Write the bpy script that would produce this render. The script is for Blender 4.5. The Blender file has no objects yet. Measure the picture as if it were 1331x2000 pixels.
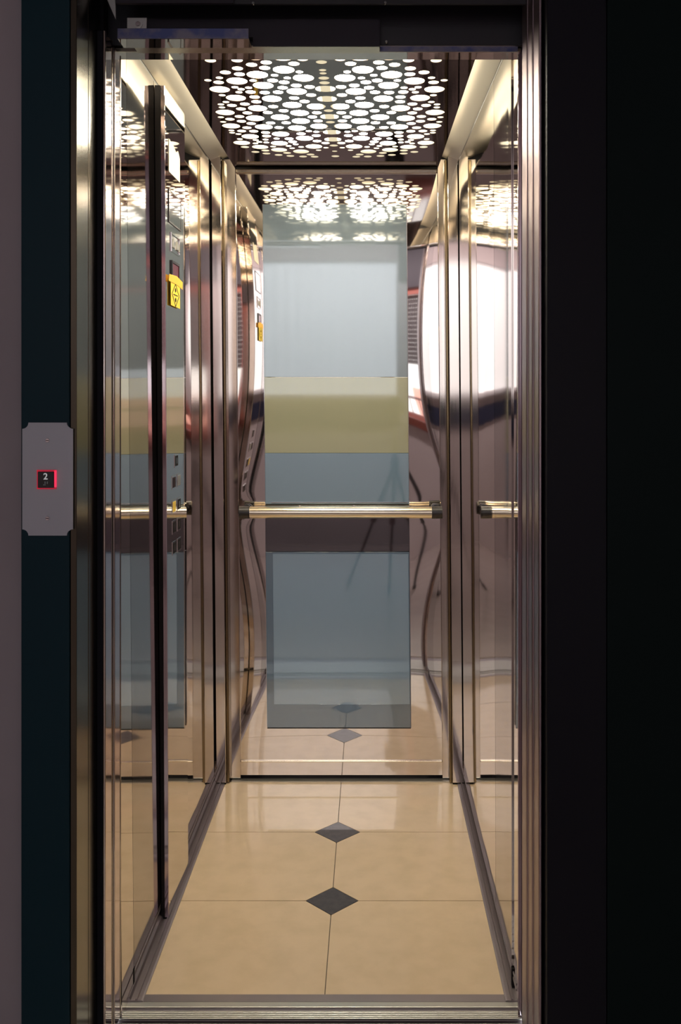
import bpy, bmesh, math, random
from mathutils import Vector, Matrix
R = random.Random(7)
C = bpy.context.scene.collection
SC = bpy.context.scene

# ------------------------------------------------------------------ camera
CZ = 1.335
cam_d = bpy.data.cameras.new('camera'); cam = bpy.data.objects.new('camera', cam_d); C.objects.link(cam)
cam.location = (0, 0, CZ); cam.rotation_euler = (math.pi/2, 0, 0)
cam_d.sensor_fit = 'VERTICAL'; cam_d.sensor_height = 36; cam_d.lens = 36*1873/2000
cam_d.shift_x = (665.5-725)/2000; cam_d.shift_y = -(1000-774)/2000
cam_d.clip_start = 0.02
SC.camera = cam
# ------------------------------------------------------------------ colour management and light
SC.view_settings.view_transform = 'Standard'; SC.view_settings.look = 'None'
SC.view_settings.gamma = 1; SC.view_settings.exposure = 0.0
SC.view_settings.use_curve_mapping = False
SC.cycles.max_bounces = 20; SC.cycles.glossy_bounces = 16; SC.cycles.diffuse_bounces = 5
SC.cycles.transparent_max_bounces = 8; SC.cycles.transmission_bounces = 4
SC.cycles.use_denoising = True; SC.cycles.caustics_reflective = True; SC.cycles.blur_glossy = 0.3
SC.cycles.sample_clamp_indirect = 6
w = bpy.data.worlds.new('sky'); SC.world = w; w.use_nodes = True
bg = w.node_tree.nodes['Background']; bg.inputs[0].default_value = (0.95, 0.97, 1.0, 1); bg.inputs[1].default_value = 2.6
def area(name, loc, rot, sx, sy, power, col):
    l = bpy.data.lights.new(name, 'AREA'); l.shape = 'RECTANGLE'; l.size = sx; l.size_y = sy
    l.energy = power; l.color = col
    o = bpy.data.objects.new(name, l); C.objects.link(o); o.location = loc; o.rotation_euler = rot
    return o
# two strip lamps hidden in the housing above the perforated ceiling, lighting the side coves
area('cove_lamp', (-0.40, 2.62, 2.19), (0, math.radians(75), 0), 0.05, 1.0, 4.0, (1.0, .90, .68))
area('cove_lamp', (0.165, 2.62, 2.19), (0, math.radians(-75), 0), 0.05, 1.0, 4.0, (1.0, .90, .68))
# unseen fill light added to brighten the hall's window wall
area('hall_fill', (0.0, -1.25, 2.68), (math.radians(-35), 0, 0), 2.6, 0.15, 27, (1.0, .92, .95))

# ------------------------------------------------------------------ materials
M = {}
def mat(name, col, rough=.5, metal=0., spec=.5, emit=None, es=0., coat=0., noise=None, bump=None, aniso=0., cr=.03):
    m = bpy.data.materials.new(name); m.use_nodes = True; nt = m.node_tree; p = nt.nodes['Principled BSDF']
    p.inputs['Base Color'].default_value = (*col, 1); p.inputs['Roughness'].default_value = rough
    p.inputs['Metallic'].default_value = metal; p.inputs['Specular IOR Level'].default_value = spec
    p.inputs['Coat Weight'].default_value = coat; p.inputs['Coat Roughness'].default_value = cr
    if emit: p.inputs['Emission Color'].default_value = (*emit, 1); p.inputs['Emission Strength'].default_value = es
    g = nt.nodes.new('ShaderNodeNewGeometry')
    def mapped(scale):
        mp = nt.nodes.new('ShaderNodeMapping'); mp.inputs['Scale'].default_value = scale
        nt.links.new(g.outputs['Position'], mp.inputs[0]); return mp
    if noise:   # (scale vec, col2, low, high, detail)
        sc, c2, lo, hi, det = noise
        mp = mapped(sc); n = nt.nodes.new('ShaderNodeTexNoise'); n.inputs['Scale'].default_value = 1; n.inputs['Detail'].default_value = det
        nt.links.new(mp.outputs[0], n.inputs['Vector'])
        r = nt.nodes.new('ShaderNodeValToRGB'); r.color_ramp.elements[0].position = lo; r.color_ramp.elements[1].position = hi
        r.color_ramp.elements[0].color = (*c2, 1); r.color_ramp.elements[1].color = (*col, 1)
        nt.links.new(n.outputs[0], r.inputs[0]); nt.links.new(r.outputs[0], p.inputs['Base Color'])
    if bump:    # (scale vec, strength, distance)
        sc, st, di = bump
        mp = mapped(sc); n = nt.nodes.new('ShaderNodeTexNoise'); n.inputs['Scale'].default_value = 1; n.inputs['Detail'].default_value = 1
        nt.links.new(mp.outputs[0], n.inputs['Vector'])
        b = nt.nodes.new('ShaderNodeBump'); b.inputs['Strength'].default_value = st; b.inputs['Distance'].default_value = di
        nt.links.new(n.outputs[0], b.inputs['Height']); nt.links.new(b.outputs[0], p.inputs['Normal'])
    M[name] = m; return m
mat('mirror_steel', (.73, .67, .62), .035, 1, bump=((4, 4, 1.6), 1, .0010))
mat('flat_mirror', (.73, .67, .62), .03, 1)
mat('post_steel', (.60, .54, .49), .07, 1, bump=((6, 6, 1.2), 1, .0008))
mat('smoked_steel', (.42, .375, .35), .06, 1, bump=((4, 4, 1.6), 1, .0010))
mat('ceiling_steel', (.24, .205, .195), .04, 1)
mat('brushed_steel', (.60, .56, .48), .34, 1, bump=((300, 300, 3), .3, .00008))
mat('cove_steel', (.72, .68, .58), .45, .75)
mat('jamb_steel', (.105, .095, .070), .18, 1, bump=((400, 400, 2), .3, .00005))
mat('door_steel', (.62, .53, .56), .07, 1)
mat('ridge_steel', (.33, .265, .285), .36, 1)
mat('rail_steel', (.74, .66, .52), .20, 1)
mat('aluminium', (.62, .61, .56), .34, .9)
mat('dark_aluminium', (.30, .26, .27), .38, .85)
mat('galvanised', (.17, .16, .20), .42, .85, noise=((30, 30, 40), (.07, .085, .19), .35, .6, 3))
mat('bracket_zinc', (.38, .38, .36), .45, .7)
mat('chrome', (.78, .76, .74), .10, 1)
mat('black_plastic', (.016, .014, .014), .32)
mat('black_paint', (.010, .009, .013), .45)
mat('rubber', (.02, .018, .018), .8, spec=.08)
mat('dark_void', (.012, .011, .013), .8)
mat('mechanism_paint', (.016, .013, .020), .5, spec=.3)
mat('bronze_bead', (.20, .15, .085), .22, 1)
mat('lintel_slate', (.085, .075, .095), .5)
mat('white_frame', (.75, .73, .75), .4)
mat('navy_board', (.03, .035, .08), .5)
mat('navy_laminate', (.003, .021, .030), .5, spec=.15)
mat('black_green_panel', (.004, .009, .0085), .5, spec=.06)
mat('black_violet_panel', (.007, .0075, .011), .5, spec=.12)
mat('landing_wall_paint', (.27, .245, .262), .8, spec=.2, noise=((5, 5, 3), (.245, .222, .238), .3, .7, 4))
mat('plate_metal', (.37, .385, .42), .5, .2)
mat('tile_marble', (.665, .52, .345), .30, 0, coat=.5, cr=.02, noise=((16, 16, 16), (.60, .468, .30), .3, .6, 12))
mat('insert_granite', (.075, .062, .060), .35, 0, coat=.45, noise=((60, 60, 60), (.045, .038, .038), .35, .65, 6))
mat('grout', (.14, .11, .08), .8)
mat('cream_paper', (.72, .68, .55), .8, noise=((60, 60, 60), (.60, .55, .42), .3, .7, 3))
mat('yellow_card', (.86, .66, .06), .6)
mat('orange_tape', (.88, .50, .05), .55)
mat('ink', (.03, .02, .025), .7, spec=.08)
mat('red_display', (.09, .012, .02), .15, 0, emit=(.9, .1, .15), es=.05)
mat('display_glass', (.03, .02, .025), .06)
mat('button_red_glow', (.8, .02, .06), .4, 0, emit=(1, .03, .10), es=.16)
mat('red_glow', (.8, .02, .06), .4, 0, emit=(1, .04, .12), es=.75)
mat('numeral', (.75, .75, .75), .5, 0, emit=(.8, .85, .85), es=.25)
mat('braille', (.35, .42, .42), .5)
mat('alarm_yellow', (.80, .55, .06), .4)
mat('shaft_black', (.008, .008, .010), .9)
mat('hall_wall', (.72, .64, .65), .75, noise=((2, 2, 2), (.66, .58, .59), .3, .7, 3))
mat('hall_ceiling', (.30, .27, .29), .85)
mat('hall_floor', (.52, .45, .42), .25, 0, coat=.4, noise=((6, 6, 6), (.46, .39, .36), .3, .7, 5))
mat('coral_frame', (.66, .22, .18), .5)
mat('brown_wood', (.26, .075, .055), .4)
mat('shutter_slat', (.17, .14, .15), .5)
mat('curtain', (.8, .78, .8), .8, 0, emit=(.93, .96, 1.0), es=1.35)
mat('coral_facade', (.80, .38, .30), .8)
mat('white_facade', (.80, .78, .76), .8)
mat('rail_paint', (.20, .12, .12), .5)
mat('tripod_metal', (.05, .05, .055), .35, .5)
def pane_mat(name, col, refl):
    m = bpy.data.materials.new(name); m.use_nodes = True; nt = m.node_tree; nt.nodes.clear()
    o = nt.nodes.new('ShaderNodeOutputMaterial'); mx = nt.nodes.new('ShaderNodeMixShader'); mx.inputs[0].default_value = refl
    d = nt.nodes.new('ShaderNodeBsdfDiffuse'); d.inputs[0].default_value = (*col, 1)
    g = nt.nodes.new('ShaderNodeBsdfAnisotropic'); g.inputs['Color'].default_value = (.84, .90, .93, 1); g.inputs['Roughness'].default_value = .035
    nt.links.new(d.outputs[0], mx.inputs[1]); nt.links.new(g.outputs[0], mx.inputs[2]); nt.links.new(mx.outputs[0], o.inputs[0]); M[name] = m
pane_mat('pane_grey_blue', (.16, .20, .225), .18)
pane_mat('pane_olive', (.30, .30, .20), .14)
pane_mat('pane_blue', (.17, .255, .34), .24)
pane_mat('pane_dark', (.030, .018, .024), .20)
pane_mat('pane_blue_field', (.19, .31, .44), .28)
pane_mat('pane_border', (.08, .14, .21), .20)
def glass_mat():
    m = bpy.data.materials.new('window_glass'); m.use_nodes = True; nt = m.node_tree; nt.nodes.clear()
    o = nt.nodes.new('ShaderNodeOutputMaterial'); mx = nt.nodes.new('ShaderNodeMixShader'); mx.inputs[0].default_value = .06
    t = nt.nodes.new('ShaderNodeBsdfTransparent'); g = nt.nodes.new('ShaderNodeBsdfAnisotropic'); g.inputs['Roughness'].default_value = .02
    nt.links.new(t.outputs[0], mx.inputs[1]); nt.links.new(g.outputs[0], mx.inputs[2]); nt.links.new(mx.outputs[0], o.inputs[0]); M['window_glass'] = m
glass_mat()
TUBE_GLOW_X = (-.215, -.020)
def disc_mat():   # frosted acrylic; the glow of two unbuilt tubes is painted into its emission
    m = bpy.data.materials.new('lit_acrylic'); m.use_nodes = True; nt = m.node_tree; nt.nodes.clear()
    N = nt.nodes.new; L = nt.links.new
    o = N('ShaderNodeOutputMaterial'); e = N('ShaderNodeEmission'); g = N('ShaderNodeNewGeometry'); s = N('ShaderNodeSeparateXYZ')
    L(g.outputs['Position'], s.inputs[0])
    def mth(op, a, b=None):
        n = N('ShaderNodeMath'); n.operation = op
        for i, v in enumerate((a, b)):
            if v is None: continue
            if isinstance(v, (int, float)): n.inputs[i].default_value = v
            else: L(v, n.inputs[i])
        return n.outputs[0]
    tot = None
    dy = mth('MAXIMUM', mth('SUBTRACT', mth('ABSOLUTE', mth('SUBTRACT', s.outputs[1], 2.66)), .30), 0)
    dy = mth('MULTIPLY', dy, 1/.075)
    for tx in TUBE_GLOW_X:
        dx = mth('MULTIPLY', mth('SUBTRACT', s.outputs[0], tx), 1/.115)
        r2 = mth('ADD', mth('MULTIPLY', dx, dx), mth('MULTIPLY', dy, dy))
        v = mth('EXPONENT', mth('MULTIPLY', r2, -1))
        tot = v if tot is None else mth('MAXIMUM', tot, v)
    # shade painted into the emission along the middle column; no spine is built
    mid_dim = mth('MULTIPLY', mth('SUBTRACT', mth('ABSOLUTE', mth('SUBTRACT', s.outputs[0], -.118)), .012), 1/.030)
    mid_dim = mth('MINIMUM', mth('MAXIMUM', mid_dim, 0), 1)
    tot = mth('MULTIPLY', tot, mid_dim)
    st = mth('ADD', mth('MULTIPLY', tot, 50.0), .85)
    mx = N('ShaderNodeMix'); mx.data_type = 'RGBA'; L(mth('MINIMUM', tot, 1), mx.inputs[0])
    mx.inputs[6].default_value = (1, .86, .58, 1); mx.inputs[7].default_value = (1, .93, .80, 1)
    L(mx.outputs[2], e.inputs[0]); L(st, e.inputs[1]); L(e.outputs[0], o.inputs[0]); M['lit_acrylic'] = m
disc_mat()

# ------------------------------------------------------------------ helpers
LEAN = [0.0]
KX = .0085          # the car hangs slightly out of plumb
WPOS = {}
COL = [False]     # the control column is toed in a little towards the back wall
def lean(v):
    if COL[0] and v[0] > XL+.004: v = (v[0]+.0045+.0035*v[2]+.016*(v[1]-2.693), v[1], v[2])
    if not LEAN[0]: return Vector(v)
    wx = min(1, max(0, (v[0]+.1)/.4)); ty = min(1, max(.08, (v[1]-2.12)/1.1))   # the right side is plumb at the door end
    return Vector((v[0]-LEAN[0]*(1-wx*(1-ty))*v[2], v[1], v[2]))
def NB(): return bmesh.new()
def box(bm, x0, x1, y0, y1, z0, z1, bev=0, seg=2):
    r = bmesh.ops.create_cube(bm, size=1); vs = r['verts']
    bmesh.ops.scale(bm, vec=(x1-x0, y1-y0, z1-z0), verts=vs)
    bmesh.ops.translate(bm, vec=((x0+x1)/2, (y0+y1)/2, (z0+z1)/2), verts=vs)
    if bev:
        es = list({e for v in vs for e in v.link_edges})
        bmesh.ops.bevel(bm, geom=es, offset=bev, segments=seg, affect='EDGES', profile=.5)
    return bm
def cyl(bm, a, b, r, n=20, r2=None, bev=0):
    a = Vector(a); b = Vector(b); d = b-a
    q = d.to_track_quat('Z', 'Y').to_matrix().to_4x4()
    bmesh.ops.create_cone(bm, cap_ends=True, segments=n, radius1=r, radius2=r if r2 is None else r2, depth=d.length,
                          matrix=Matrix.Translation((a+b)/2) @ q)
    return bm
def prism(bm, pts, axis, a, b):
    """extrude the outline pts (in the two other axes) along axis from a to b"""
    def P(p, t):
        return {'x': (t, p[0], p[1]), 'y': (p[0], t, p[1]), 'z': (p[0], p[1], t)}[axis]
    va = [bm.verts.new(P(p, a)) for p in pts]; vb = [bm.verts.new(P(p, b)) for p in pts]; n = len(pts)
    for i in range(n): bm.faces.new((va[i], va[(i+1) % n], vb[(i+1) % n], vb[i]))
    bm.faces.new(va[::-1]); bm.faces.new(vb)
    bmesh.ops.recalc_face_normals(bm, faces=bm.faces)
    return bm
def link(name, me, o, parent):
    ob = bpy.data.objects.new(name, me); C.objects.link(ob)
    if parent is not None:
        ob.parent = parent; ob.location = o - WPOS[parent.name]
    else: ob.location = o
    WPOS[ob.name] = o; return ob
def obj(name, bm, m, parent=None, smooth=False):
    for v in bm.verts: v.co = lean(v.co)
    xs = [v.co.x for v in bm.verts]; ys = [v.co.y for v in bm.verts]; zs = [v.co.z for v in bm.verts]
    o = Vector(((min(xs)+max(xs))/2, (min(ys)+max(ys))/2, min(zs)))
    for v in bm.verts: v.co -= o
    me = bpy.data.meshes.new(name); bm.to_mesh(me); bm.free(); me.materials.append(M[m])
    if smooth:
        me.polygons.foreach_set('use_smooth', [True]*len(me.polygons))
        me.set_sharp_from_angle(angle=math.radians(40))
    return link(name, me, o, parent)
def thing(name, loc, label, cat, group=None):
    o = bpy.data.objects.new(name, None); C.objects.link(o); o.empty_display_size = .05
    o.location = lean(loc); WPOS[o.name] = lean(loc)
    tag(o, label, cat, group); return o
def tag(o, label, cat, group=None):
    o['label'] = label; o['category'] = cat
    if group: o['group'] = group
    return o
def struct(name, loc=None, label=None, bm=None, m=None, cat=None):
    if bm is None:
        o = bpy.data.objects.new(name, None); C.objects.link(o); o.empty_display_size = .05; o.location = lean(loc); WPOS[o.name] = lean(loc)
    else: o = obj(name, bm, m)
    o['kind'] = 'structure'; o['label'] = label; o['category'] = cat or name.split('_')[0]; return o
def bx(name, parent, m, x0, x1, y0, y1, z0, z1, bev=0, **k):
    return obj(name, box(NB(), x0, x1, y0, y1, z0, z1, bev), m, parent, **k)

# ------------------------------------------------------------------ car shell dimensions (at floor level)
LEAN[0] = KX
XL, XR = -.535, .318        # mirror faces of the side walls
YF, YB = 2.06, 3.343        # front end of the side walls, face of the back wall
ZC = 2.131                  # perforated ceiling
PF = 2.14                   # front edge of the tiles
TX0, TX1, TXC = -.503, .297, -.103
TY = [PF, 2.538, 2.938, 3.318]

# floor with tiles and diamond inserts
fl = struct('floor', (TXC, 2.7, -.03), 'polished beige marble lift floor with two dark diamond inserts')
bx('floor_base', fl, 'grout', XL-.02, XR+.02, 2.112, 3.40, -.04, -.0045)
D = .070; G = .0011
for col in (0, 1):
    x0, x1 = ((TX0, TXC-G), (TXC+G, TX1))[col]
    for row in range(3):
        y0, y1 = TY[row]+(G if row else 0), TY[row+1]-(G if row < 2 else 0)
        cut0, cut1 = row > 0, row < 2
        pts = []
        # inner corner towards the centre line is clipped beside each diamond
        if col == 0:
            pts += [(x0, y0)] + ([(TXC-D, y0), (x1, y0+D-G)] if cut0 else [(x1, y0)])
            pts += ([(x1, y1-D+G), (TXC-D, y1)] if cut1 else [(x1, y1)]) + [(x0, y1)]
        else:
            pts += ([(x0, y0+D-G), (TXC+D, y0)] if cut0 else [(x0, y0)]) + [(x1, y0), (x1, y1)]
            pts += ([(TXC+D, y1), (x0, y1-D+G)] if cut1 else [(x0, y1)])
        obj('tile', prism(NB(), pts, 'z', -.006, 0), 'tile_marble', fl)
for yy in TY[1:3]:
    d = D-.0016
    obj('diamond_insert', prism(NB(), [(TXC-d, yy), (TXC, yy-d), (TXC+d, yy), (TXC, yy+d)], 'z', -.006, .0002), 'insert_granite', fl)
bx('front_edge_strip', fl, 'dark_aluminium', XL-.01, XR+.02, 2.113, PF-.001, -.006, .001)

# aluminium skirting channels along both sides
for side, nm in ((-1, 'baseboard_left'), (1, 'baseboard_right')):
    t, w_ = (TX0, XL) if side < 0 else (TX1, XR)
    b = NB(); s = side
    pts = [(t, -.004), (t, .003), (t+s*.004, .004), (t+s*.012, .004), (t+s*.013, .0075), (t+s*.0165, .0075), (t+s*.0175, .004),
           (t+s*.027, .004), (t+s*.030, .010), (w_+s*.004, .014), (w_+s*.004, .024), (w_+s*.0015, .025), (w_+s*.0015, .029), (w_+s*.004, .030),
           (w_+s*.004, .036), (w_+s*.0015, .037), (w_+s*.0015, .041), (w_+s*.004, .042), (w_+s*.004, .060), (w_+s*.012, .060), (w_+s*.012, -.004)]
    prism(b, pts, 'y', 2.113, 3.296)
    struct(nm, None, 'ribbed dark aluminium skirting along the %s side of the lift floor' % ('left' if side < 0 else 'right'), b, 'dark_aluminium', 'skirting')

# ------------------------------------------------------------------ side walls
def wavy_sheet(x, s, y0, y1, z0, z1, amp, seed, ny=30, nz=46, th=.012):
    """steel sheet with a slight buckle; s is the side its mirror face looks away from"""
    rr = random.Random(seed); ph = [rr.uniform(0, 6.28) for _ in range(6)]
    b = NB(); g = []
    for j in range(nz+1):
        row = []; z = z0+(z1-z0)*j/nz
        for i in range(ny+1):
            y = y0+(y1-y0)*i/ny
            e = math.sin(math.pi*i/ny)
            f = amp*e*(math.sin(2.1*z+ph[0])*.8 + .5*math.sin(4.6*z+1.5*y+ph[1]) + .25*math.sin(9*z-3*y+ph[2]))
            row.append(b.verts.new((x+s*f, y, z)))
        g.append(row)
    for j in range(nz):
        for i in range(ny): b.faces.new((g[j][i], g[j][i+1], g[j+1][i+1], g[j+1][i]))
    r = bmesh.ops.extrude_face_region(b, geom=list(b.faces))
    bmesh.ops.translate(b, vec=(s*th, 0, 0), verts=[v for v in r['geom'] if isinstance(v, bmesh.types.BMVert)])
    bmesh.ops.recalc_face_normals(b, faces=b.faces)
    return b
ZT = 2.150
for side, nm in ((-1, 'wall_left'), (1, 'wall_right')):
    X = XL if side < 0 else XR
    txt = 'left' if side < 0 else 'right'
    wl = struct(nm, (X, 2.7, 0), 'mirror polished steel %s wall of the lift car' % txt)
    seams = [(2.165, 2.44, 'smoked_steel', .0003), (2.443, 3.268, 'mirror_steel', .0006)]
    for k, (a, b_, m_, am) in enumerate(seams):
        o = obj('wall_panel', wavy_sheet(X, side, a, b_, .045, ZT-.012, am, 3+k+side), m_, wl, smooth=True)
        if k == 0: o['label'] = 'darker front panel'
    bx('front_return', wl, 'flat_mirror', *sorted((X+(side > 0)*.003, X+side*.012)), YF if side < 0 else 2.087, 2.163, .0, ZT-.03)
    bx('panel_foot', wl, 'rubber', *sorted((X-side*.0005, X+side*.01)), 2.158, 2.170, .0, .046)
    bx('shadow_gap', wl, 'dark_void', *sorted((X+side*.013, X+side*.03)), YF+.001 if side < 0 else 2.09, 3.36, .0, 2.2)
    bx('top_rail', wl, 'black_plastic', *sorted((X+side*.001, X+side*.014)), 2.10, 3.27, ZT-.011, ZT-.004)
    # corner post next to the back wall
    x0, x1 = sorted((X-side*.037, X+side*.004))
    bx('corner_post', wl, 'post_steel', x0, x1, 3.297, 3.36, .006, 2.16, .002)
    bx('post_foot', wl, 'rubber', x0+.001, x1-.001, 3.298, 3.358, .0, .006)
    for q in (0,):
        bx('post_bead', wl, 'bronze_bead', *sorted((X-side*.0375, X-side*.0470)), 3.306, 3.35, .004, 2.15, .002)

# ------------------------------------------------------------------ back wall: bowed mirror sheet, posts, kick strip, head bar
BX0, BX1 = XL+.082, XR-.069
bw = struct('wall_back', ((BX0+BX1)/2, 3.36, 0), 'bowed mirror polished steel back wall of the lift car')
def back_sheet():
    b = NB(); nx, nz = 56, 120; g = []; xc = (BX0+BX1)/2; hw = (BX1-BX0)/2
    z0, z1 = .064, 2.112
    for j in range(nz+1):
        z = z0+(z1-z0)*j/nz; row = []
        k = math.exp(-((z-.94)/.30)**2)
        A = .085*(1-math.exp(-((z-z0)/.30)**2))*(1-math.exp(-((z1-z)/.30)**2)) - .135*k
        for i in range(nx+1):
            x = BX0+(BX1-BX0)*i/nx; u = x-xc
            y = YB + A*(u*u-hw*hw)*(1 if abs(u) > 0 else 1)*.62
            for sx in (-1, 1):
                r2 = ((x-(xc+sx*(hw-.006)))**2+(z-.94)**2)/(.030**2)
                y += .0016*math.exp(-r2)
            row.append(b.verts.new((x, y, z)))
        g.append(row)
    for j in range(nz):
        for i in range(nx): b.faces.new((g[j][i], g[j][i+1], g[j+1][i+1], g[j+1][i]))
    r = bmesh.ops.extrude_face_region(b, geom=list(b.faces))
    bmesh.ops.translate(b, vec=(0, .012, 0), verts=[v for v in r['geom'] if isinstance(v, bmesh.types.BMVert)])
    bmesh.ops.recalc_face_normals(b, faces=b.faces)
    return b
obj('mirror_sheet', back_sheet(), 'flat_mirror', bw, smooth=True)
bx('kick_plate', bw, 'flat_mirror', BX0, BX1, 3.340, 3.352, .016, .062)
bx('kick_bead', bw, 'rail_steel', BX0, BX1, 3.336, 3.350, .0605, .0665, .002)
bx('floor_ledge', bw, 'aluminium', BX0-.03, BX1+.03, 3.319, 3.344, -.004, .003)
bx('toe_gap', bw, 'dark_void', BX0+.07, BX1-.05, 3.3445, 3.352, .003, .016)
bx('head_bar', bw, 'rail_steel', BX0, BX1, 3.332, 3.352, 2.110, 2.126, .004)
for s, xa, xb in ((-1, XL+.038, BX0), (1, BX1, XR-.038)):
    bx('corner_post', bw, 'post_steel', xa, xb, 3.336, 3.36, .006, 2.16, .002)
    bx('post_foot', bw, 'rubber', xa+.001, xb-.001, 3.337, 3.358, 0, .006)

# ------------------------------------------------------------------ ceiling: perforated dark mirror panel, lit discs, coves
CX = -.100      # so that the axis, leaned, falls at the photograph's
Z0 = 110
big = [(150,332),(323,248),(527,185),(790,135),(988,217),(1057,108),(585,292),(920,352),(312,417),(672,425),(875,487),(530,520),(205,562),
 (950,567),(505,620),(755,610),(962,648),(265,697),(592,707),(925,718),(1147,700),(1117,503),(455,803),(760,778),(1000,820),(370,866),(555,908),
 (747,870),(745,937),(965,953),(1093,903),(1130,945)]
med = [(140,262),(207,162),(328,122),(348,180),(470,85),(600,117),(615,62),(892,75),(680,243),(795,260),(917,292),(780,315),(460,358),(600,363),
 (735,360),(1050,307),(1065,388),(895,418),(1000,452),(500,408),(517,455),(273,492),(402,478),(685,503),(363,527),(427,567),(632,563),(790,545),
 (1123,565),(348,603),(252,630),(368,650),(1078,607),(1135,647),(660,667),(465,673),(815,665),(423,715),(745,713),(370,748),(490,750),(610,763),
 (1117,793),(965,775),(1125,848),(620,798),(845,825),(403,908),(508,957),(608,943),(618,973),(740,987),(825,967),(857,997),(985,1003),(1100,1005),
 (1212,868),(1145,267),(880,855),(1060,983)]
sml = [(700,190),(738,218),(827,217),(485,243),(303,310),(365,330),(440,315),(343,360),(1080,440),(212,458),(163,482),(173,512),(745,575),(162,610),
 (185,657),(268,742),(275,765),(338,778),(1043,748),(1117,755),(610,833),(617,862),(720,823),(910,880),(510,838),(548,857),(508,872),(685,903),
 (840,897),(965,907),(875,920),(948,157),(1133,187),(1215,915),(352,828),(175,390),(1170,1000),(930,1000)]
cent = [(1230,327,0),(1245,428,0),(1260,605,0),(1265,760,0),(1265,832,0),(1253,545,1),(1265,660,1),(1280,893,1),(1222,220,1),(1205,60,1),(1215,172,2),(1215,140,2),(1285,1000,1),(1285,950,2)]
RAD = (.0262, .0135, .0092)
holes = []
def add_hole(x, y, r, gap=.0028):
    for (a, b_, c) in holes:
        if (a-x)**2+(b_-y)**2 < (c+r+gap)**2: return False
    holes.append((x, y, r)); return True
def unpx(zx, zy):
    px, py = 400+zx/5.119, Z0+zy/5.119
    Y = (ZC-CZ)*1873/(774-py); return (px-725)*Y/1873+KX*ZC, Y
def both(x, y, r):
    u = x-CX
    if abs(u) < r+.002: add_hole(CX, y, r)
    elif add_hole(x, y, r): add_hole(2*CX-x, y, r)
for (zx, zy, k) in cent:
    x, y = unpx(zx, zy); add_hole(CX, y, RAD[k], .001)
for lst, r in ((big, RAD[0]), (med, RAD[1]), (sml, RAD[2])):
    for (zx, zy) in lst:
        x, y = unpx(zx, zy); both(x, y, r)
# the rows in front, hidden from the camera by the door head, seen in mirrors only
for k in range(500):
    r = RAD[0] if k < 160 else RAD[1] if k < 320 else RAD[2]
    x, y = CX-R.uniform(0, .29), R.uniform(2.135, 2.275)
    if (abs(x-CX)/.33)**2.4+(abs(y-2.66)/.56)**2.4 < 1: both(x, y, r)
# small fillers in the larger gaps left inside the pattern
for k in range(600):
    x, y = CX-R.uniform(0, .32), R.uniform(2.27, 3.16)
    if (abs(x-CX)/.315)**2.8+(abs(y-2.66)/.51)**2.8 < 1: both(x, y, RAD[2] if k < 300 else .0066)
holes = holes[:298]
ce = struct('ceiling', (CX, 2.7, ZC), 'dark mirror lift ceiling pierced by round lit holes')
def perforated():
    cu = bpy.data.curves.new('tmp', 'CURVE'); cu.dimensions = '2D'; cu.fill_mode = 'BOTH'; cu.extrude = .0012
    def poly(pts):
        s = cu.splines.new('POLY'); s.points.add(len(pts)-1); s.use_cyclic_u = True
        for p, q in zip(s.points, pts): p.co = (q[0], q[1], 0, 1)
    poly([(XL+.078, 2.103), (XR-.066, 2.103), (XR-.066, 3.333), (XL+.078, 3.333)])
    for (x, y, r) in holes:
        n = 28 if r > .02 else 20
        poly([(x+r*math.cos(2*math.pi*i/n), y+r*math.sin(2*math.pi*i/n)) for i in range(n)])
    o = bpy.data.objects.new('tmp', cu); C.objects.link(o)
    me = bpy.data.meshes.new_from_object(o.evaluated_get(bpy.context.evaluated_depsgraph_get()))
    bpy.data.objects.remove(o)
    b = NB(); b.from_mesh(me); bpy.data.meshes.remove(me)
    for v in b.verts: v.co.z += ZC+.0012
    return b
obj('perforated_panel', perforated(), 'ceiling_steel', ce)
disc_me = {}
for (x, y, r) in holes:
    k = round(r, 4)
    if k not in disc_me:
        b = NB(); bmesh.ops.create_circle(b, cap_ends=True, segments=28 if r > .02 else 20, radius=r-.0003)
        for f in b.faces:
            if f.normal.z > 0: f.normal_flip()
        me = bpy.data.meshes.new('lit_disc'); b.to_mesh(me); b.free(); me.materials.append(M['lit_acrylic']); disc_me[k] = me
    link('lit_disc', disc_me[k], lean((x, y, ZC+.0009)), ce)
# housing above the panel and the brushed coves at both sides
bx('lamp_housing', ce, 'dark_void', XL+.13, XR-.12, 2.13, 3.33, ZC+.004, ZC+.020)
for s, X in ((-1, XL), (1, XR)):
    i = -s
    pts = [(X, ZT-.004), (X+i*.110, ZT+.044), (X+i*.15, ZT+.085), (X+i*.15, ZT+.10), (X, ZT+.10)]
    obj('side_cove', prism(NB(), pts, 'y', 2.10, 3.345), 'cove_steel', ce)
bx('roof_sheet', ce, 'dark_void', XL-.03, XR+.03, 2.10, 3.40, ZT+.101, ZT+.115)
bx('end_sheet', ce, 'dark_void', XL-.03, XR+.03, 3.3535, 3.37, -.02, ZT+.12)

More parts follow.
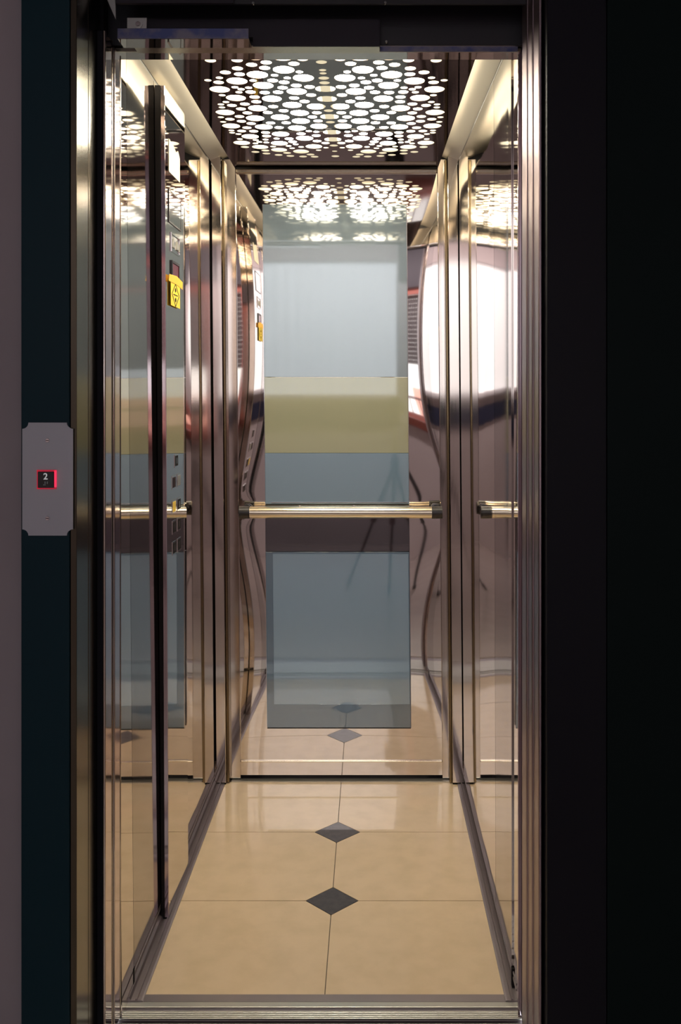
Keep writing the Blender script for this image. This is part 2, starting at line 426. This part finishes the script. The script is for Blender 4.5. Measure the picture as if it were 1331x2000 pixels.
# ------------------------------------------------------------------ decorative tinted glass on the back wall
gp = thing('glass_panel', (-.113, 3.33, .187), 'tall blue and olive tinted glass panel mounted on the back wall', 'glass panel')
GX0, GX1 = -.358, .140; GY = 3.3225
def pane(name, m, z0, z1, lab=None, x0=GX0, x1=GX1, y=GY, th=.007, tilt=0.):
    b = NB(); box(b, x0, x1, y, y+th, z0, z1, .0008, 1)
    if tilt:
        for v in b.verts:
            if v.co.y < y+th/2: v.co.y += -(v.co.z-z0)*tilt
    o = obj(name, b, m, gp)
    if lab: o['label'] = lab
    return o
pane('pane', 'pane_grey_blue', 1.402, 2.000, 'pale grey blue top pane')
pane('pane', 'pane_olive', 1.1385, 1.401, 'olive green middle pane')
pane('pane', 'pane_blue', .962, 1.1375, 'blue pane above the handrail')
pane('pane', 'pane_dark', .7965, .960, 'dark plum pane behind and below the handrail', y=GY+.0015, th=.0055)
pane('pane', 'pane_border', .187, .7955, 'lower blue pane with darker border')
pane('frosted_field', 'pane_blue_field', .268, .790, 'lighter blue field', x0=GX0+.024, x1=GX1-.003, y=GY-.0012, th=.001, tilt=.0030)
bx('bright_edge', gp, 'chrome', GX0+.02, GX1-.004, GY-.0015, GY, .9665, .9685)
bx('edge_strip', gp, 'chrome', GX0-.0015, GX0-.0002, GY, GY+.007, .187, 2.0)
bx('edge_strip', gp, 'dark_aluminium', GX1+.0002, GX1+.0015, GY, GY+.007, .187, 2.0)
bx('bottom_clip', gp, 'black_plastic', GX0, GX1, GY+.0005, GY+.007, .1835, .1868)

# ------------------------------------------------------------------ handrail
HZ = .939; HY = 3.272; HX0, HX1 = BX0+.004+KX*HZ, BX1-.006+KX*HZ
hr = thing('handrail', (TXC, HY, HZ), 'round brushed steel handrail with black end caps across the back wall', 'handrail')
obj('rail_tube', cyl(NB(), (HX0+.036, HY, HZ), (HX1-.036, HY, HZ), .0205, 40), 'rail_steel', hr, True)
for a, b_, e in ((HX0, HX0+.036, 1), (HX1-.036, HX1, -1)):
    b = NB(); cyl(b, (a, HY, HZ), (b_, HY, HZ), .0215, 36)
    obj('end_cap', b, 'black_plastic', hr, True)
    xm = (a+b_)/2
    b = NB(); cyl(b, (xm, HY+.01, HZ+.002), (xm, 3.335, HZ+.002), .0125, 24); cyl(b, (xm, 3.329, HZ+.002), (xm, 3.336, HZ+.002), .018, 24)
    obj('wall_bracket', b, 'black_plastic', hr, True)
for xm in (-.235, -.05):
    obj('rail_screw', cyl(NB(), (xm, HY, HZ+.0195), (xm, HY, HZ+.0225), .004, 14), 'chrome', hr, True)

# ------------------------------------------------------------------ control column on the left wall
XC = -.5175; COL[0] = True
cp = thing('control_panel', (XC-.01, 2.57, 0), 'mirror steel control column with push buttons on the left wall', 'control panel')
bx('column', cp, 'flat_mirror', XL+.0012, XC, 2.452, 2.693, .004, 2.128, .0015)
bx('front_trim', cp, 'door_steel', XL+.0075, XC+.0010, 2.446, 2.4515, .004, 2.128, .001)
bx('side_gap', cp, 'rubber', XL+.0012, XL+.0070, 2.444, 2.4515, .004, 2.128)
bx('column_foot', cp, 'rubber', XL+.002, XC-.001, 2.442, 2.69, 0, .004)
def cbox(name, m, y0, y1, z0, z1, d=.003, bev=.0008, par=None, e=0.):
    return obj(name, box(NB(), XC+.0002+e, XC+d+e, y0, y1, z0, z1, bev, 1), m, par or cp, False)
def frame_x(name, m, y0, y1, z0, z1, t, d, par=None):
    b = NB()
    for (a, b2, c, d2) in ((y0, y1, z0, z0+t), (y0, y1, z1-t, z1), (y0, y0+t, z0+t, z1-t), (y1-t, y1, z0+t, z1-t)):
        box(b, XC+.0002, XC+d, a, b2, c, d2)
    return obj(name, b, m, par or cp)
cbox('information_plate', 'flat_mirror', 2.488, 2.628, 1.79, 1.87, .0015)
frame_x('plate_border', 'black_plastic', 2.485, 2.631, 1.787, 1.873, .003, .0022)
ar = frame_x('arrow_indicator', 'chrome', 2.510, 2.612, 1.715, 1.765, .004, .003)
for q in (2.536, 2.586):
    b = NB(); prism(b, [(q-.014, 1.728), (q+.014, 1.728), (q, 1.752)], 'x', XC+.0003, XC+.003); obj('arrow', b, 'bracket_zinc', ar)
dsp = frame_x('floor_display', 'black_plastic', 2.512, 2.600, 1.643, 1.692, .006, .004)
cbox('screen', 'red_display', 2.5185, 2.5935, 1.6495, 1.6855, .0025, par=dsp)
def button(y, z, m_, lab=None, w=.042, h=.035, mark=True):
    f = frame_x('button_frame', 'chrome', y-w/2, y+w/2, z-h/2, z+h/2, .0044, .0012)
    k = cbox('button', {'black_plastic': 'rubber', 'display_glass': 'ink'}.get(m_, m_), y-w/2+.004, y+w/2-.004, z-h/2+.004, z+h/2-.004, .0018, par=f, bev=.0004)
    if lab: f['label'] = lab
    if mark: cbox('button_mark', 'chrome', y-.003, y+.003, z-.008, z+.008, .0006, 0, par=f, e=.0017)
button(2.563, 1.163, 'black_plastic', 'single key switch button at the top')
button(2.532, 1.108, 'display_glass', 'dark red button', mark=False); button(2.592, 1.108, 'bracket_zinc', 'silver button', mark=False)
button(2.532, 1.044, 'alarm_yellow', 'yellow alarm button', mark=False); button(2.592, 1.044, 'black_plastic')
for z in (.990, .935):
    button(2.532, z, 'black_plastic'); button(2.592, z, 'black_plastic')
# paper notice and yellow tag hang on the column: things of their own
b = NB(); prism(b, [(2.490, 1.919), (2.622, 1.919), (2.622, 1.985), (2.600, 2.000), (2.578, 1.990), (2.545, 2.000), (2.490, 2.005)], 'x', XC+.0006, XC+.0012)
tag(obj('paper_notice', b, 'cream_paper'), 'cream paper notice with a torn top stuck high on the control column', 'notice')
tg = thing('warning_tag', (XC+.002, 2.54, 1.57), 'yellow warning tag with a black diamond taped to the control column', 'tag')
TXg = XC+.0045
def tpr(name, pts, m, d0, d1): return obj(name, prism(NB(), pts, 'x', TXg+d0, TXg+d1), m, tg)
tpr('card', [(2.489, 1.572), (2.598, 1.572), (2.598, 1.640), (2.489, 1.640)], 'yellow_card', -.0008, .0004)
tpr('tape', [(2.462, 1.632), (2.470, 1.650), (2.555, 1.655), (2.630, 1.647), (2.628, 1.627), (2.560, 1.632)], 'orange_tape', .0005, .0014)
b = NB()
c = (2.543, 1.603)
def seg(b, p, q, t):
    d = Vector((q[0]-p[0], q[1]-p[1])); n = Vector((-d.y, d.x)).normalized()*t
    prism(b, [(p[0]-n.x, p[1]-n.y), (q[0]-n.x, q[1]-n.y), (q[0]+n.x, q[1]+n.y), (p[0]+n.x, p[1]+n.y)], 'x', TXg+.0005, TXg+.0009)
dm = [(c[0], c[1]+.030), (c[0]+.042, c[1]), (c[0], c[1]-.030), (c[0]-.042, c[1])]
for i in range(4): seg(b, dm[i], dm[(i+1) % 4], .0016)
for zz in (c[1]+.013, c[1]-.013):
    prism(b, [(c[0]+.008*math.cos(a*math.pi/4), zz+.006*math.sin(a*math.pi/4)) for a in range(8)], 'x', TXg+.0005, TXg+.0009)
seg(b, (c[0]-.026, c[1]), (c[0]+.026, c[1]), .0012)
obj('diamond_symbol', b, 'ink', tg)

COL[0] = False
# ------------------------------------------------------------------ car door head: mirror soffit and door hanger gear
LEAN[0] = 0
SX = KX*2.07
hd = struct('trim_1', (TXC-SX, 2.07, 2.07), 'mirror soffit strip above the lift entrance', cat='trim')
bx('soffit_sheet', hd, 'flat_mirror', XL-SX+.0, XR+.002, 2.052, 2.101, 2.0725, 2.076)
bx('soffit_lip', hd, 'rail_steel', XL-SX+.0, XR+.002, 2.046, 2.052, 2.0705, 2.078)
bx('fascia', hd, 'flat_mirror', XL-SX, XR+.002, 2.099, 2.104, 2.0762, 2.150)
bx('fascia_back', hd, 'dark_void', XL-SX-.05, XR+.002+.05, 2.085, 2.0985, 2.09, 2.75)

dh = thing('door_hanger', (-.1, 2.0, 2.07), 'dark telescopic door hanger gear with stepped metal plates above the entrance', 'door mechanism')
def X_at(px, Y): return (px-725)*Y/1873
o = bx('hanger_plate', dh, 'galvanised', X_at(229, 1.95), X_at(486, 1.95), 1.950, 1.953, 2.0627, 2.0835, .0008); o['label'] = 'galvanised bluish left plate'
bx('plate_underside', dh, 'flat_mirror', X_at(229, 1.95), X_at(486, 1.95), 1.9535, 2.003, 2.0627, 2.0650)
o = bx('hanger_plate', dh, 'mechanism_paint', X_at(486, 1.95)+.002, X_at(742, 2.0), 2.004, 2.007, 2.0665, 2.0870)
bx('plate_underside', dh, 'rail_steel', X_at(486, 1.95)+.002-.25, X_at(742, 2.0), 2.0075, 2.045, 2.0665, 2.0690)
o = bx('hanger_plate', dh, 'galvanised', X_at(743, 2.03), X_at(1012, 2.03), 2.030, 2.034, 2.0653, 2.0762); o['label'] = 'low bluish right plate'
bx('plate_lip', dh, 'chrome', X_at(743, 2.03), X_at(1012, 2.03), 2.0285, 2.0298, 2.0752, 2.0765)
bx('backing_plate', dh, 'mechanism_paint', X_at(235, 2.01), X_at(742, 2.01), 2.009, 2.030, 2.0875, 2.125)
bx('track_beam', dh, 'black_paint', X_at(212, 2.04), X_at(1030, 2.04), 2.036, 2.045, 2.080, 2.40)
bx('upper_rail', dh, 'mechanism_paint', X_at(228, 1.93), X_at(457, 1.93), 1.925, 1.935, 2.1245, 2.20)
bx('upper_rail', dh, 'black_paint', X_at(457, 1.94), X_at(1030, 1.94), 1.938, 1.945, 2.128, 2.20)
br = bx('bracket', dh, 'bracket_zinc', X_at(248, 1.955), X_at(287, 1.955), 1.9545, 1.958, 2.0835, 2.107, .001)
def screw(px, py, Y, par, r=.0045, m='chrome'):
    x = X_at(px, Y); z = CZ+(774-py)*Y/1873
    b = NB(); cyl(b, (x, Y, z), (x, Y-.0035, z), r, 16, r*.75)
    return obj('screw', b, m, par, True)
s_ = screw(270, 47, 1.9543, br, .0062)
obj('washer', cyl(NB(), (X_at(270, 1.9543), 1.9544, CZ+727*1.9543/1873), (X_at(270, 1.9543), 1.9530, CZ+727*1.9543/1873), .0095, 20), 'bracket_zinc', br, True)
screw(495, 7, 1.9378, dh, .0035); screw(753, 6, 1.9378, dh, .0035); screw(755, 82, 2.0298, dh, .0032)
b = NB(); prism(b, [(X_at(207, 1.93), 2.139), (X_at(225, 1.93), 2.139), (X_at(226, 1.93), 2.094)], 'y', 1.93, 1.935)
obj('corner_gusset', b, 'bracket_zinc', dh)

# ------------------------------------------------------------------ sliding door panels parked at the left (only their leading edges show)
def door_leaf(name, y0, y1, xe, top, lab):
    d = struct(name, (xe-.2, (y0+y1)/2, .003), lab, cat='door')
    bx('door_leaf', d, 'black_violet_panel', xe-.42, xe-.002, y0, y1, .008, top, .003)
    bx('edge_strip', d, 'door_steel', xe-.0025, xe+.0008, y0+.005, y1-.005, .01, top-.002, .001)
    for yy in (y0+.003, y1-.003):
        obj('edge_bead', cyl(NB(), (xe-.0010, yy, .01), (xe-.0010, yy, top-.002), .0032, 12), 'post_steel', d, True)
    return d
door_leaf('door_1', 1.928, 1.986, -.5365, 2.072, 'front sliding landing door leaf parked at the left, leading edge showing')
door_leaf('door_2', 1.998, 2.052, -.5365, 2.064, 'rear sliding car door leaf parked at the left, leading edge showing')

# ------------------------------------------------------------------ door jambs
RX = -.5505
j = struct('trim_2', (RX-.02, 1.87, 0), 'brushed steel reveal of the left door jamb with one groove', cat='door jamb')
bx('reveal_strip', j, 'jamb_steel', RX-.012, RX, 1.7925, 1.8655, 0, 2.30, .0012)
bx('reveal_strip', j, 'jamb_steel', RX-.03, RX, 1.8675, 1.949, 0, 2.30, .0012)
bx('groove', j, 'dark_void', RX-.03, RX-.006, 1.865, 1.868, 0, 2.30)
bx('jamb_return', j, 'black_paint', RX-.03, RX-.0015, 1.9495, 1.98, 0, 2.30)
RR = .3285
j = struct('trim_3', (RR+.02, 1.87, 0), 'ridged steel right door jamb with three vertical ribs', cat='door jamb')
bx('reveal_strip', j, 'jamb_steel', RR, RR+.03, 1.8405, 1.862, 0, 2.30, .0012)
bx('back_strip', j, 'ridge_steel', RR-.004, RR+.03, 1.8622, 2.085, 0, 2.30)
for (a, b_, px) in ((1053, 1042, 0), (1040, 1031, 1), (1029, 1020, 2)):
    xx = RR-.010-.003*px
    ya, yb = xx*1873/(a-725), xx*1873/(b_-725)
    bx('rib', j, 'ridge_steel', xx, RR-.004, ya, yb, 0, 2.30, .0045)
bx('closing_edge', j, 'door_steel', RR-.012, RR-.004, 2.062, 2.070, 0, 2.30, .001)
bx('closing_lip', j, 'door_steel', RR-.011, RR-.004, 2.072, 2.080, 0.01, 2.30, .001)

# ------------------------------------------------------------------ sills
LEAN[0] = 0
sl = struct('trim_4', (-.1, 2.09, 0), 'grooved aluminium sill of the lift car', cat='sill')
for (a, b_, m_, z) in ((2.0945, 2.1125, 'aluminium', .001), (2.0765, 2.0820, 'aluminium', .001), (2.0695, 2.0745, 'aluminium', .001),
                       (2.0630, 2.0675, 'aluminium', .001), (2.0565, 2.0610, 'aluminium', .001)):
    bx('sill_strip', sl, m_, XL-.008, XR+.006, a, b_, -.012, z, .0006)
bx('sill_base', sl, 'dark_aluminium', XL-.02, XR+.006, 2.0555, 2.1125, -.035, -.004)
ls = struct('trim_5', (-.1, 2.0, 0), 'grooved aluminium landing sill in front of the gap', cat='sill')
for k in range(6):
    y1 = 2.0400-k*.030
    bx('sill_strip', ls, 'aluminium', RX+.004, RR-.004, y1-.0255, y1, -.012, .001, .0006)
bx('sill_base', ls, 'dark_aluminium', RX+.004, RR-.004, 1.80, 2.0405, -.035, -.004)

# ------------------------------------------------------------------ landing front: dark panels, painted wall, call plate
FY = 1.790
wf = struct('wall_front_left', (-1.2, 1.81, 0), 'dull mauve grey painted landing wall left of the lift', cat='wall')
bx('wall_surface', wf, 'landing_wall_paint', -2.0, -.6545, 1.806, 1.95, 0, 2.75)
o = bx('architrave', wf, 'navy_laminate', -.6535, RX-.0125, FY, 1.95, 0, 2.30, .0015); o['label'] = 'dark navy architrave'
wr = struct('wall_front_right', (.9, 1.81, 0), 'near black panelled landing wall right of the lift', cat='wall')
o = bx('panel', wr, 'black_violet_panel', RR+.0004, .4400, FY, 1.84, 0, 2.75, .0015)
o = bx('panel', wr, 'black_green_panel', .4418, .900, FY+.001, 1.84, 0, 2.75, .0015)
bx('panel', wr, 'black_green_panel', .9018, 2.0, FY+.001, 1.84, 0, 2.75, .0015)
bx('wall_core', wr, 'dark_void', RR+.031, 2.0, 1.841, 1.95, 0, 2.75)
wt = struct('wall_front_top', (-.1, 1.85, 2.3), 'dark landing wall above the lift entrance', cat='wall')
bx('wall_surface', wt, 'landing_wall_paint', -.6535, RR, 1.806, 1.95, 2.305, 2.75)
bx('head_lining', wt, 'black_paint', RX-.03, RR+.03, FY, 1.91, 2.160, 2.304)

PXc = X_at(94, FY); PZ = CZ+(774-935.5)*FY/1873
cs = thing('call_button_plate', (PXc, FY, PZ-.105), 'pale metal call button plate with scooped corners on the navy architrave', 'call panel')
def scoop(w_, h, r):
    pts = []
    for (sx, sz) in ((1, 1), (-1, 1), (-1, -1), (1, -1)):
        cxn, czn = sx*w_/2, sz*h/2
        arc = []
        for i in range(9):
            t = i/8*math.pi/2; arc.append((cxn-sx*r*math.cos(t), czn-sz*r*math.sin(t)))
        # run from one edge to the other, counter-clockwise
        if sx*sz > 0: arc = arc[::-1]
        # arc starts on the vertical edge (x = cxn) or horizontal edge
        pts += arc[::-1] if False else arc
    return pts
def scoop_plate():
    w_, h, r = .0945, .2105, .0115
    P = []
    def corner(cx_, cz_, a0, a1):
        for i in range(9):
            a = math.radians(a0+(a1-a0)*i/8); P.append((PXc+cx_+r*math.cos(a), PZ+cz_+r*math.sin(a)))
    corner(w_/2, h/2, 270, 180); corner(-w_/2, h/2, 360, 270); corner(-w_/2, -h/2, 90, 0); corner(w_/2, -h/2, 180, 90)
    b = NB(); prism(b, P, 'y', FY-.0030, FY-.0003); return b
obj('plate', scoop_plate(), 'plate_metal', cs)
for py in (860, 1012):
    z = CZ+(774-py)*FY/1873; y = FY-.0030
    sc_ = obj('screw', cyl(NB(), (PXc, y, z), (PXc, y-.0018, z), .0044, 18, .0034), 'chrome', cs, True)
    b = NB(); box(b, PXc-.0028, PXc+.0028, y-.0022, y-.0018, z-.0006, z+.0006); obj('screw_slot', b, 'ink', sc_)
bz = CZ+(774-936)*FY/1873; yb = FY-.0030; hb = .0178; bxc = PXc-.0008
b = NB()
for (a, c_, d, e) in ((-hb, hb, hb-.003, hb), (-hb, hb, -hb, -hb+.0022), (-hb, -hb+.0018, -hb, hb)):
    box(b, bxc+a, bxc+c_, yb-.004, yb, bz+d, bz+e)
bt = obj('button_ring', b, 'button_red_glow', cs); bt['label'] = 'dim red lit square ring'
bx('glow_bar', bt, 'red_glow', bxc+hb-.0032, bxc+hb, yb-.004, yb, bz-hb*.8, bz+hb*.95)
bk = obj('button', box(NB(), bxc-hb+.002, bxc+hb-.0036, yb-.0055, yb, bz-hb+.0023, bz+hb-.003, .001, 1), 'black_plastic', cs)
def text_mesh(s, size, x, y, z, m, par, name):
    cu = bpy.data.curves.new('tmp', 'FONT'); cu.body = s; cu.size = size; cu.extrude = .0003; cu.align_x = 'CENTER'; cu.offset = .0003
    o = bpy.data.objects.new('tmp', cu); C.objects.link(o)
    me = bpy.data.meshes.new_from_object(o.evaluated_get(bpy.context.evaluated_depsgraph_get())); bpy.data.objects.remove(o)
    b = NB(); b.from_mesh(me)
    for v in b.verts: v.co = Vector((v.co.x+x, y-v.co.z, v.co.y+z))
    return obj(name, b, m, par)
text_mesh('2', .0165, bxc-.001, yb-.0058, bz+.0005, 'numeral', bk, 'numeral')
b = NB()
# braille number sign followed by b
for (u, v_) in ((1, 0), (1, 1), (1, 2), (0, 2), (2.6, 0), (2.6, 1)):
    x = bxc-.0045+u*.0026; z = bz-.0045-v_*.0026
    bmesh.ops.create_uvsphere(b, u_segments=8, v_segments=6, radius=.0011, matrix=Matrix.Translation((x, yb-.0056, z)))
obj('braille_dots', b, 'braille', bk, True)

# ------------------------------------------------------------------ shaft around the car
sh = struct('wall_shaft', (-.1, 3.6, -.1), 'black lift shaft walls hidden around the car', cat='wall')
bx('shaft_side', sh, 'shaft_black', -1.25, -1.2, 1.951, 3.7, -.2, 2.9)
bx('shaft_side', sh, 'shaft_black', 1.0, 1.05, 1.951, 3.7, -.2, 2.9)
bx('shaft_back', sh, 'shaft_black', -1.2, 1.0, 3.65, 3.7, -.2, 2.9)
bx('shaft_top', sh, 'shaft_black', -1.2, 1.0, 1.951, 3.65, 2.85, 2.9)
bx('shaft_pit', sh, 'shaft_black', -1.2, 1.0, 1.951, 3.65, -.2, -.12)

# ------------------------------------------------------------------ the landing hall behind the camera (seen in the mirrors)
HYB = -2.0
hf = struct('floor_hall', None, 'pale stone floor of the landing hall seen in the mirrors', bx_ := box(NB(), -2.0, 2.0, HYB, 1.789, -.05, -.001), 'hall_floor', 'floor')
struct('ceiling_hall', None, 'pale ceiling of the landing hall', box(NB(), -2.0, 2.0, HYB, 1.805, 2.75, 2.8), 'hall_ceiling', 'ceiling')
struct('wall_hall_left', None, 'pale side wall of the landing hall, left', box(NB(), -2.06, -2.001, HYB, 1.95, -.05, 2.8), 'hall_wall', 'wall')
struct('wall_hall_right', None, 'pale side wall of the landing hall, right', box(NB(), 2.001, 2.06, HYB, 1.95, -.05, 2.8), 'hall_wall', 'wall')
hb_ = struct('wall_hall_back', (0, HYB, 0), 'pale pink wall with windows opposite the lift, seen in mirrors', cat='wall')
W1 = (.34, 1.30, 1.03, 2.36); W2 = (-1.20, .25, 1.33, 2.56)
for (a, b_, c_, d) in ((-2.0, W2[0], -.05, 2.8), (W2[1], W1[0], -.05, 2.8), (W1[1], 2.0, -.05, 2.8), (W2[0], W2[1], -.05, W2[2]), (W2[0], W2[1], W2[3], 2.8),
                      (W1[0], W1[1], -.05, W1[2]), (W1[0], W1[1], W1[3], 2.8)):
    bx('wall_piece', hb_, 'hall_wall', a, b_, HYB-.18, HYB, c_, d)
bx('lintel_board', hb_, 'lintel_slate', W2[1]+.002, 2.0, HYB, HYB+.03, 2.37, 2.748)
bx('wainscot_board', hb_, 'navy_board', W2[0], W2[1]-.02, HYB, HYB+.02, 1.05, 1.22)
def window(nm, W, lab, fm):
    wn = struct(nm, ((W[0]+W[1])/2, HYB-.05, W[2]), lab, cat='window')
    t = .055 if fm == 'coral_frame' else .02; b = NB()
    for (a, b_, c_, d) in ((W[0], W[0]+t, W[2], W[3]), (W[1]-t, W[1], W[2], W[3]), (W[0]+t, W[1]-t, W[2], W[2]+t), (W[0]+t, W[1]-t, W[3]-t, W[3])):
        box(b, a, b_, HYB-.09, HYB-.03, c_, d)
    obj('window_frame', b, fm, wn)
    bx('window_sill', wn, 'brown_wood' if fm == 'coral_frame' else fm, W[0]-.03, W[1]+.03, HYB+.001, HYB+.05, W[2]-(.085 if fm == 'coral_frame' else .03), W[2]-.002, .004)
    return wn, t
w1, t = window('window_1', W1, 'window with half lowered dark roller shutter, seen in the mirrors', 'coral_frame')
bx('pane', w1, 'window_glass', W1[0]+t, W1[1]-t, HYB-.063, HYB-.057, W1[2]+t, W1[3]-t)
zt = W1[3]-t; k = 0
while zt-.044 > 1.60:
    b = NB(); xa, xb = W1[0]+t, W1[1]-t
    box(b, xa, xb, HYB-.12, HYB-.108, zt-.038, zt, .002, 1)
    n = 30; dx = (xb-xa)/n
    for i in range(n): box(b, xa+i*dx, xa+i*dx+dx*.45, HYB-.116, HYB-.112, zt-.044, zt-.038)
    obj('shutter_slat', b, 'shutter_slat', w1); zt -= .044
w2, t = window('window_2', W2, 'wide window behind a bright white curtain, seen in the mirrors', 'white_frame')
b = NB(); n = 80; pts = [(W2[0]+t+(W2[1]-W2[0]-2*t)*i/n, HYB-.06+.012*math.sin(i*1.1)) for i in range(n+1)]
pts2 = [(x, y-.003) for x, y in pts[::-1]]
prism(b, pts+pts2, 'z', W2[2]+t, W2[3]-t); obj('curtain', b, 'curtain', w2, True)
# outside
tag(obj('apartment_building', box(NB(), 1.2, 5.0, -9.0, -7.0, -3, 1.35, .02, 1), 'coral_facade'), 'coral facade seen through the shuttered window in the mirrors', 'building')
rl = thing('balcony_railing', (.8, -2.7, .95), 'thin dark railing outside the shuttered window seen in mirrors', 'railing')
bx('top_rail', rl, 'rail_paint', .2, 1.6, -2.72, -2.68, 1.22, 1.25)
for i in range(12): bx('baluster', rl, 'rail_paint', .25+i*.115, .262+i*.115, -2.706, -2.694, .80, 1.22)

# tripod with a camera beside the viewpoint, visible as a reflection in the back wall
tp = thing('camera_tripod', (.17, -.15, 0), 'black camera tripod standing in the hall, reflected in the back wall', 'tripod')
ap = Vector((.17, -.15, .86))
for f in ((-.16, -.05, 0), (.12, .22, 0), (.38, -.42, 0)):
    f = Vector(f); mid = ap.lerp(f, .45)
    b = NB(); cyl(b, ap, mid, .014, 14); cyl(b, mid, f, .009, 12)
    lg = obj('leg', b, 'tripod_metal', tp, True)
    dn = (f-ap).normalized(); b = NB(); cyl(b, mid-dn*.02, mid+dn*.025, .020, 14); obj('clamp', b, 'black_plastic', lg, True)
    b = NB(); cyl(b, f-dn*.03, f, .013, 12); obj('foot', b, 'rubber', lg, True)
b = NB(); cyl(b, ap-Vector((0, 0, .15)), ap+Vector((0, 0, .28)), .012, 14); cyl(b, ap-Vector((0, 0, .03)), ap+Vector((0, 0, .03)), .032, 16); obj('centre_column', b, 'tripod_metal', tp, True)
b = NB(); box(b, .135, .205, -.19, -.11, 1.13, 1.20, .008); cyl(b, (.17, -.15, 1.16), (.32, -.30, 1.08), .008, 10); obj('pan_head', b, 'black_plastic', tp, True)
pc = thing('photo_camera', (.17, -.15, 1.20), 'black camera body on the tripod, reflected in the back wall', 'camera')
obj('body', box(NB(), .10, .24, -.20, -.12, 1.203, 1.30, .01), 'black_plastic', pc, True)
obj('lens', cyl(NB(), (.17, -.12, 1.25), (.17, -.03, 1.25), .036, 28), 'black_plastic', pc, True)
obj('viewfinder', box(NB(), .145, .195, -.19, -.13, 1.30, 1.33, .006), 'black_plastic', pc, True)
